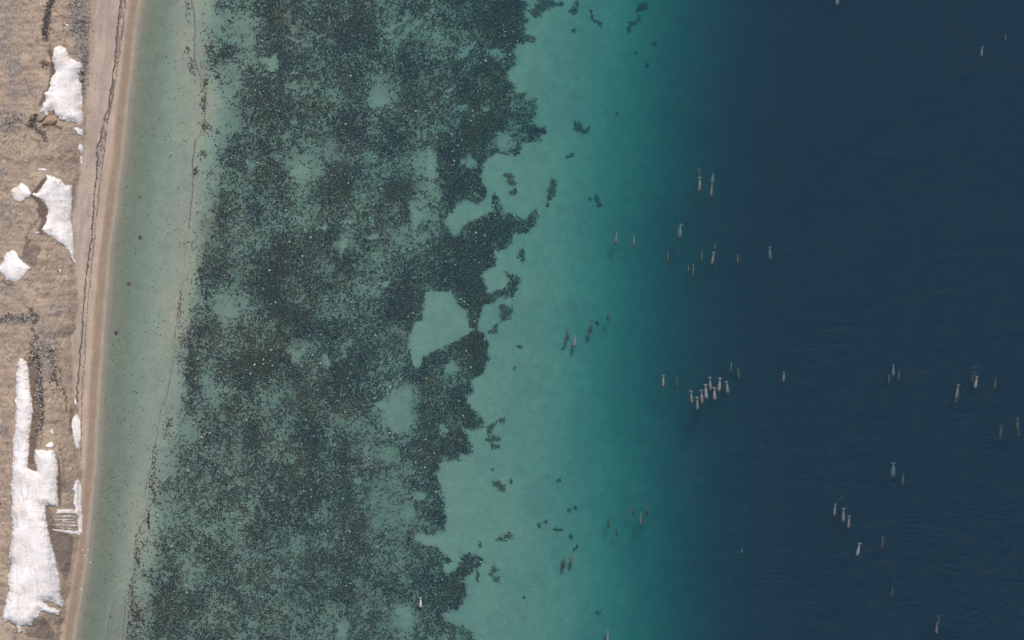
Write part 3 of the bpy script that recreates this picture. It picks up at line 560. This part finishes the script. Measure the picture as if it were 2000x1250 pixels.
for (u, v, a_, b_, lab) in [(52, 313.5, 4, 2, 'tiny snow fleck above the rounded snow patch'), (82, 331, 8, 3, 'small flat snow sliver at the head of the gully'), (72, 454, 5.5, 2, 'small snow sliver left of the middle patch tail'),
                            (117, 529, 3, 3.5, 'isolated snow dot right of the kite-shaped patch'), (159, 312, 4, 9, 'grey melting snow scrap at the upper beach edge')]:
    th_ = np.linspace(0, 6.283, 13)[:-1]; snow([(u + a_ * math.cos(x), v + b_ * math.sin(x)) for x in th_], lab, .3, .8)
snow(sp([(603, 725), (625, 760), (628, 800), (605, 780)], 600), 'narrow snow scrap just above the upright oval beach patch', .4, .5)
snow(sp([(630, 865), (650, 920), (663, 1000), (655, 1090), (640, 1155), (620, 1150), (595, 1060), (580, 960), (590, 905)], 600), 'upright oval snow patch at the foot of the lower bluff', .9, .6)
snow([(40, 697), (46.8, 701), (51.6, 709), (55.7, 725), (56.4, 742), (60, 766), (63.6, 790), (62.9, 816), (58.8, 840), (57.5, 862), (56.5, 890), (54.4, 914)] +
     sp([(225, 220), (205, 140), (215, 85), (250, 92), (335, 90), (350, 150), (355, 200), (350, 350), (360, 445), (290, 425), (275, 430), (285, 540), (310, 650), (340, 780), (360, 850), (370, 960), (388, 1010), (382, 1050), (330, 1025), (262, 1012), (285, 1035), (368, 1070), (360, 1100), (300, 1088), (250, 1070), (240, 1100), (215, 1125), (190, 1160), (130, 1170), (130, 1195), (110, 1205), (100, 1160), (65, 1140), (20, 1130), (15, 1100), (35, 1010), (55, 950), (45, 860), (70, 790), (50, 740), (65, 650), (75, 560), (62, 470), (75, 400), (65, 330), (75, 200)], 850, 3.125) +
     [(25, 886), (29, 845), (30.5, 800), (30.5, 760), (31, 735), (33, 718), (32, 710), (37, 700)], 'very long snowbank down the lower left shore, narrow above and wide below', 1.5, 1.4)
snow(sp([(405, 995), (430, 990), (440, 1030), (420, 1040)], 600), 'small snow scrap above the head of the wide snowbank', .3, .7)
snow([(x, y) for x, y in sp([(370, 1130), (400, 1095), (435, 1095), (440, 1140), (400, 1145)], 600)], 'ragged snow tab at the very head of the wide snowbank', .4, .8)
e = bpy.data.objects.new('layered_ice_cliff', None); sc.collection.objects.link(e)
e['label'] = 'layered old snow with thin white ledges against the lower beach'; e['category'] = 'snow'
snow(sp([(455, 285), (480, 262), (495, 300), (495, 420), (508, 500), (500, 600), (475, 595), (480, 560), (465, 530), (478, 500), (450, 470), (462, 440), (445, 420), (455, 350), (440, 330)], 850, 3.125), None, .9, 1.1, e, 'snow_face')
for L in ([(300, 446), (372, 452), (440, 447), (462, 462), (455, 482), (400, 474), (330, 480), (350, 462)], [(340, 492), (400, 488), (468, 496), (470, 505), (410, 499), (352, 503)], [(318, 508), (360, 514), (430, 510), (466, 515), (430, 520), (350, 522)],
          [(350, 529), (420, 524), (474, 530), (470, 537), (400, 534)], [(322, 541), (390, 546), (480, 548), (478, 559), (400, 554), (330, 552)], [(345, 560), (410, 565), (455, 564), (452, 571), (380, 571)],
          [(322, 573), (400, 576), (470, 583), (492, 592), (488, 608), (430, 602), (372, 590), (330, 587)]):
    snow(sp(L, 850, 3.125), None, .3, .75, e, 'snow_ledge')

# ---------------------------------------------------------------- sea foam flecks
fm = simple_mat('foam', (.5, .52, .53), (.35, .38, .4), 6, .8)
FO = [(1907, 714), (1903, 727), (1990, 849), (1402, 445), (1411, 449), (1371, 461), (1645, 972), (1639, 974), (1651, 1051), (1778, 114), (1750, 674), (1355, 722), (1368, 728), (1232, 484), (1905, 716), (1946, 682)]
uu = np.concatenate([f[0] + 1.6 * rng.standard_normal(7) for f in FO]); vv = np.concatenate([f[1] + 1.0 * rng.standard_normal(7) for f in FO]); n = len(uu)
me = clumps(uu, vv, S * (.16 + .26 * rng.random(n)), np.full(n, .04), tones(n, (.22, .23, .24), (.34, .35, .36)), 'foam')
co = np.zeros(len(me.vertices) * 3); me.vertices.foreach_get('co', co); co = co.reshape(-1, 3); sx, sy = place(uu, vv, 0 * uu)
zz = elev(uu, vv)[0]; kx = np.repeat(1 / (1 - zz / H), 7); co[:, 0] *= kx; co[:, 1] *= kx; co[:, 2] = np.tile(np.r_[.05, np.full(6, .015)], n)
me.vertices.foreach_set('co', co.ravel()); me.update()
link(me, 'sea_foam', fm, label='faint scattered white foam flecks on the deep blue water', cat='foam', kind='stuff')

# ---------------------------------------------------------------- whales
t = NT('whale_skin'); p = t.n('BsdfPrincipled'); p.inputs['Roughness'].default_value = .45
tc = t.n('TexCoord'); oi = t.n('ObjectInfo'); mp = t.n('Mapping'); t.l(tc.outputs['Object'], mp.inputs[0]); t.l(oi.outputs['Random'], mp.inputs['Location'])
n1_ = t.noise(9, 4, .7, mp.outputs[0]); n2_ = t.noise(2.2, 3, .6, mp.outputs[0])
mx = t.n('Mix', data_type='RGBA'); mx.inputs[6].default_value = (.022, .023, .026, 1); t.l(oi.outputs['Color'], mx.inputs[7])
sx = t.n('SeparateXYZ'); t.l(tc.outputs['Object'], sx.inputs[0])
hd = t.rng(sx.outputs['Y'], -1.9, -1.15, .12, 1.0)      # dark head
mm = t.n('Math', operation='MULTIPLY'); t.l(t.rng(n1_.outputs[0], .38, .58, .35, 1), mm.inputs[0]); t.l(hd, mm.inputs[1])
mm2 = t.n('Math', operation='MULTIPLY'); t.l(mm.outputs[0], mm2.inputs[0]); t.l(t.rng(n2_.outputs[0], .3, .7, .6, 1.1), mm2.inputs[1])
t.l(mm2.outputs[0], mx.inputs[0]); t.l(mx.outputs[2], p.inputs['Base Color']); t.l(p.outputs[0], t.out.inputs[0]); whale_mat = t.m
def whale_mesh(fluke=1.0, bend=0.0):
    # unit: 4.2 m from fluke notch (y=+2.1) to melon (y=-2.1)
    bm = bmesh.new(); N = 14
    st = [(-2.10, .10, .12), (-2.02, .26, .28), (-1.88, .37, .38), (-1.66, .45, .45), (-1.40, .49, .49), (-1.05, .53, .52), (-.6, .56, .54), (-.1, .55, .53), (.4, .48, .48), (.85, .37, .41), (1.25, .24, .33), (1.6, .14, .25), (1.85, .10, .17), (2.0, .09, .10)]
    rings = []
    for y, a, b in st:
        rings.append([bm.verts.new((a * math.cos(2 * math.pi * i / N), y, b * math.sin(2 * math.pi * i / N))) for i in range(N)])
    for r0, r1 in zip(rings, rings[1:]):
        for i in range(N): bm.faces.new((r0[i], r0[(i + 1) % N], r1[(i + 1) % N], r1[i]))
    bm.faces.new(rings[0][::-1]); bm.faces.new(rings[-1])
    def blade(P, z, th):
        top = [bm.verts.new((x, y, z + th * .5)) for x, y in P]; bot = [bm.verts.new((x, y, z - th * .5)) for x, y in P]
        bm.faces.new(top); bm.faces.new(bot[::-1]); n = len(P)
        for i in range(n): bm.faces.new((top[i], bot[i], bot[(i + 1) % n], top[(i + 1) % n]))
    f = fluke
    for s in (1, -1):
        P = [(0.0, 1.72), (.12 * f * s, 1.78), (.34 * f * s, 1.90), (.52 * f * s, 2.06), (.58 * f * s, 2.20), (.44 * f * s, 2.30), (.22 * f * s, 2.30), (.06 * f * s, 2.20), (0.0, 2.12)]
        blade(P if s > 0 else P[::-1], 0, .09)
        P = [(.36 * s, -1.35), (.56 * s, -1.22), (.74 * s, -1.02), (.78 * s, -.88), (.66 * s, -.86), (.50 * s, -.98), (.36 * s, -1.06)]
        blade(P if s > 0 else P[::-1], -.18, .08)
    bmesh.ops.recalc_face_normals(bm, faces=bm.faces)
    for q_ in bm.verts:
        q_.co.x += bend * (q_.co.y / 2.1) ** 2; q_.co.z -= .10 * max(0, q_.co.y / 2.1) ** 2
    me = bpy.data.meshes.new('whale'); bm.to_mesh(me); bm.free()
    tmp = bpy.data.objects.new('tmp', me); sc.collection.objects.link(tmp)
    md = tmp.modifiers.new('r', 'REMESH'); md.mode = 'VOXEL'; md.voxel_size = .045
    sm = tmp.modifiers.new('s', 'SMOOTH'); sm.iterations = 2; sm.factor = .4
    dg = bpy.context.evaluated_depsgraph_get(); out = bpy.data.meshes.new_from_object(tmp.evaluated_get(dg)); out.name = 'whale'
    bpy.data.objects.remove(tmp); out.materials.clear(); out.materials.append(whale_mat); out.shade_smooth(); return out
WM = [whale_mesh(1.0, 0.0), whale_mesh(1.0, .12), whale_mesh(1.0, -.12)]
WM.append(whale_mesh(1.1, 0.0))
GY, DKc, PA, BLU = (.125, .140, .148), (.045, .054, .060), (.205, .222, .228), (.165, .18, .215)
# tail u,v  head u,v  width factor, depth of the back below the surface (negative = awash), colour, mesh, label
WH = [
 (1638.5, -17, 1634, 13, 1.0, -.12, GY, 0, 'grey whale cut in half by the top edge over deep water'),
 (1966, 64.5, 1965, 83, .9, .8, DKc, 0, 'small whale nearest the top right corner'),
 (1921, 89, 1917.5, 113, 1.1, 1.2, GY, 1, 'dim whale a little left of the one in the top right corner'),
 (1366.4, 328, 1363.7, 348, 1.0, .9, DKc, 0, 'upper left whale of the two nose-to-tail pairs, small and dark'),
 (1368, 345, 1365.3, 377, 1.0, .1, GY, 2, 'lower left whale of the two nose-to-tail pairs, long and slim'),
 (1394.8, 336.5, 1391, 361, 1.35, 2.6, BLU, 0, 'bluish submerged whale, upper right of the two nose-to-tail pairs'),
 (1391, 360.5, 1388.5, 386, 1.0, .1, GY, 0, 'lower right whale of the two nose-to-tail pairs, mottled grey'),
 (1330, 436, 1328.3, 469, 1.25, 2.2, BLU, 1, 'large bluish submerged whale with a calf at its left side'),
 (1324, 445, 1320.3, 455.5, .9, .8, DKc, 0, 'tiny calf tucked against the left side of the large bluish whale'),
 (1204.5, 454, 1201.5, 479, .95, .0, GY, 1, 'grey whale with a black head on turquoise, left of a level pair'),
 (1239, 459, 1236.8, 483, .9, .2, GY, 0, 'greyish whale on turquoise, right of a level pair'),
 (1305, 491.5, 1304.5, 517.5, .95, .9, DKc, 0, 'lone slim whale at the edge of the deep below the bluish mother'),
 (1345.5, 516.6, 1345, 535, 1.1, 1.0, DKc, 2, 'short dark whale overlapping the left of its neighbour in the middle group'),
 (1355, 516, 1353.5, 543, 1.0, .9, DKc, 0, 'dark whale right of the short one, lowest of the middle group'),
 (1371.7, 489, 1369.6, 513, .9, .9, DKc, 0, 'slim dark whale left of the pale-backed one in the middle group'),
 (1397.6, 474.6, 1395.5, 490, 1.1, 1.0, DKc, 0, 'short dark whale right behind the pale-backed one'),
 (1395, 491.5, 1389.7, 519, 1.0, .0, GY, 0, 'pale grey-backed whale in the middle group, tail touching a short whale'),
 (1442, 496, 1442, 519.5, 1.2, 1.4, DKc, 0, 'lone plump dark whale right of the middle group'),
 (1504.8, 481, 1505.8, 509, 1.1, 2.2, BLU, 1, 'faint bluish whale alone far right of the middle group'),
 (1109.5, 643, 1107.5, 668, .9, .3, DKc, 0, 'dark-headed whale furthest left on the turquoise'),
 (1124, 655, 1121, 680, 1.0, -.05, PA, 2, 'brown-backed whale with a black head beside the leftmost on turquoise'),
 (1155.5, 624, 1153.5, 652.5, .9, .2, DKc, 2, 'long slim dark whale on turquoise, between the left pair and the small one'),
 (1188, 610, 1188, 629, .95, .4, DKc, 0, 'small dark whale on turquoise, uppermost right of the four'),
 (1296, 732, 1294.7, 758.6, 1.05, -.05, BLU, 0, 'pale bluish whale leading the left end of the big pod'),
 (1322.4, 736.6, 1321, 761, .95, .8, DKc, 0, 'slim dark whale between the pale bluish one and the big pod'),
 (1350, 763, 1351.4, 791, 1.1, -.08, GY, 3, 'leftmost whale of the tight pod, grey with broad flukes'),
 (1361.6, 774.7, 1362.2, 804.5, 1.0, -.08, GY, 3, 'lowest whale of the tight pod, dark brown-grey'),
 (1370, 761.4, 1371.4, 791.5, 1.05, -.1, GY, 3, 'third whale from the left in the tight pod'),
 (1378, 750, 1379.8, 782, 1.0, -.14, PA, 3, 'whale with the whitest flukes in the tight pod'),
 (1386.8, 736, 1387.5, 766.7, 1.0, -.08, GY, 3, 'whale with its tail highest in the middle of the tight pod'),
 (1395.5, 756, 1395.8, 784, 1.05, -.1, PA, 3, 'stout pale whale between the two high-tailed whales of the pod'),
 (1407, 737.6, 1403.6, 767.7, 1.0, -.1, PA, 3, 'slanted pale whale, second from the right in the tight pod'),
 (1419.7, 744, 1422, 772, 1.15, .5, BLU, 0, 'rightmost whale of the tight pod, dim bluish grey'),
 (1429, 708, 1428, 730.6, .95, .9, DKc, 0, 'dark whale above the pod, left of two'),
 (1441.4, 718.4, 1444.5, 744, .95, .8, DKc, 1, 'dark whale above the pod, right of two'),
 (1532.3, 726.4, 1529.7, 748, 1.1, .1, GY, 2, 'lone curved whale with a brownish side right of the pod'),
 (1747, 712, 1746, 737, 1.1, 1.5, BLU, 0, 'middle whale of three close together, dim and broad'),
 (1738.7, 732, 1736.3, 752, 1.1, 1.2, DKc, 0, 'lower left whale of three close together'),
 (1757.7, 723, 1755.3, 746, .95, .8, DKc, 0, 'right whale of three close together'),
 (1873.4, 751, 1866.6, 782, .95, .1, GY, 0, 'long slanted whale with a tusk pointing down'),
 (1902.5, 731.8, 1899.7, 748, 1.1, .6, DKc, 0, 'calf touching the left flank of a grey whale on the right'),
 (1909, 734, 1904, 761, 1.0, -.05, PA, 3, 'pale grey whale with a calf at its left flank'),
 (1946, 739.4, 1943, 764, .9, .6, DKc, 0, 'slim brownish whale right of the mother and calf'),
 (1959, 832, 1955, 858.5, 1.25, 1.8, DKc, 0, 'wide dim whale near the right edge, left of two'),
 (1990.3, 816.5, 1989.3, 846, 1.1, 1.3, DKc, 0, 'whale almost at the right edge'),
 (1632, 984, 1628.8, 1010.4, 1.0, -.08, GY, 3, 'first of three whales in a slanting row, upper left'),
 (1648.5, 992, 1646.5, 1022.7, 1.0, -.08, GY, 3, 'middle of three whales in a slanting row'),
 (1659.4, 1006.5, 1657, 1034.8, 1.0, -.05, GY, 3, 'lower right of three whales in a slanting row'),
 (1680, 1060, 1673.3, 1088.8, 1.0, -.12, PA, 3, 'pinkish pale-backed whale below the slanting row of three'),
 (1726, 1049.6, 1722.4, 1075.3, 1.0, .9, DKc, 0, 'dark whale right of the pinkish pale-backed one'),
 (1748, 904.5, 1747, 935, 1.4, 2.4, BLU, 0, 'broad bluish submerged whale with a slimmer one at its lower right'),
 (1766.5, 925.5, 1764, 953, 1.1, 1.5, DKc, 0, 'slimmer dim whale at the lower right of the broad bluish one'),
 (1449, 1071.5, 1449, 1082.5, 1.2, .15, GY, 0, 'tiny lone calf in the open deep water near the bottom'),
 (1189.4, 1009.6, 1188.6, 1032.4, .8, .3, DKc, 0, 'leftmost of five slim whales on the lower turquoise'),
 (1205, 1028, 1204, 1047.7, .9, .4, DKc, 0, 'lowest of five slim whales on the lower turquoise'),
 (1236.2, 988.2, 1235.7, 1006.6, 1.0, .4, DKc, 0, 'short brownish whale, third from left of the five slim ones'),
 (1252, 1002.4, 1250.4, 1028.5, .85, .2, GY, 0, 'slim whale with a paler tail stock, fourth from left of the five'),
 (1264.2, 986.2, 1263.6, 1008.6, .85, .4, DKc, 0, 'rightmost of five slim whales, at the edge of the deep water'),
 (1101.4, 1087, 1100.6, 1113, .9, .3, DKc, 0, 'black whale, left of the pair near the bottom turquoise'),
 (1118.6, 1079, 1116, 1105, .85, .0, GY, 0, 'whale with a pale shoulder stripe, right of the pair near the bottom'),
 (1744.5, 1149.5, 1744, 1168.5, 1.2, 1.6, DKc, 0, 'dim lone whale between the bottom right pair and the row of three'),
 (1833.5, 1202.5, 1836, 1224, .95, .8, DKc, 1, 'upper whale of the overlapping pair at the bottom right'),
 (1830.5, 1217, 1830.3, 1241.5, 1.05, .5, GY, 0, 'lower whale of the overlapping pair at the bottom right'),
 (1187.7, 1231.5, 1186.5, 1266, 1.3, .9, BLU, 0, 'large bluish whale cut by the bottom edge'),
 (1980.5, 1000, 1980, 1001, 0, 0, GY, 0, ''),
 (822, 1166.5, 821.3, 1189, .95, -.2, (.62, .62, .58), 2, 'solitary whitish whale over the dark seaweed bed near the bottom'),
]
for (tu, tv, hu, hv, wf, dep, colr, mi, lab) in WH:
    if not lab: continue
    L = math.hypot(hu - tu, hv - tv); Lm = (L - 1.5) * S
    sca = Lm / 4.4; cu, cv = (tu + hu) / 2, (tv + hv) / 2
    th = .5 * sca * min(wf, 1.15); zc = -th - (dep * .8 if dep > 0 else dep)
    x, y = place(cu, cv, 0)
    ang = math.atan2(hu - tu, hv - tv)      # turn of the head away from straight down
    o = bpy.data.objects.new('whale', WM[mi]); sc.collection.objects.link(o)
    o.location = (x, y, zc); o.scale = (sca * 1.04 * wf, sca, sca * min(wf, 1.15)); o.rotation_euler = (0, 0, ang); o.color = (*colr, 1)
    o['label'] = lab; o['category'] = 'whale'; o['group'] = 'whales swimming down the coast'
    if 'tusk' in lab:
        bm = bmesh.new(); bmesh.ops.create_cone(bm, cap_ends=True, segments=10, radius1=.012, radius2=.045, depth=1.25)
        me = bpy.data.meshes.new('tusk'); bm.to_mesh(me); bm.free()
        tk = link(me, 'tusk', simple_mat('ivory', (.7, .66, .55), (.5, .45, .36), 8), parent=o); tk.rotation_euler = (R(-90), 0, 0); tk.location = (.08, -2.6, .1)
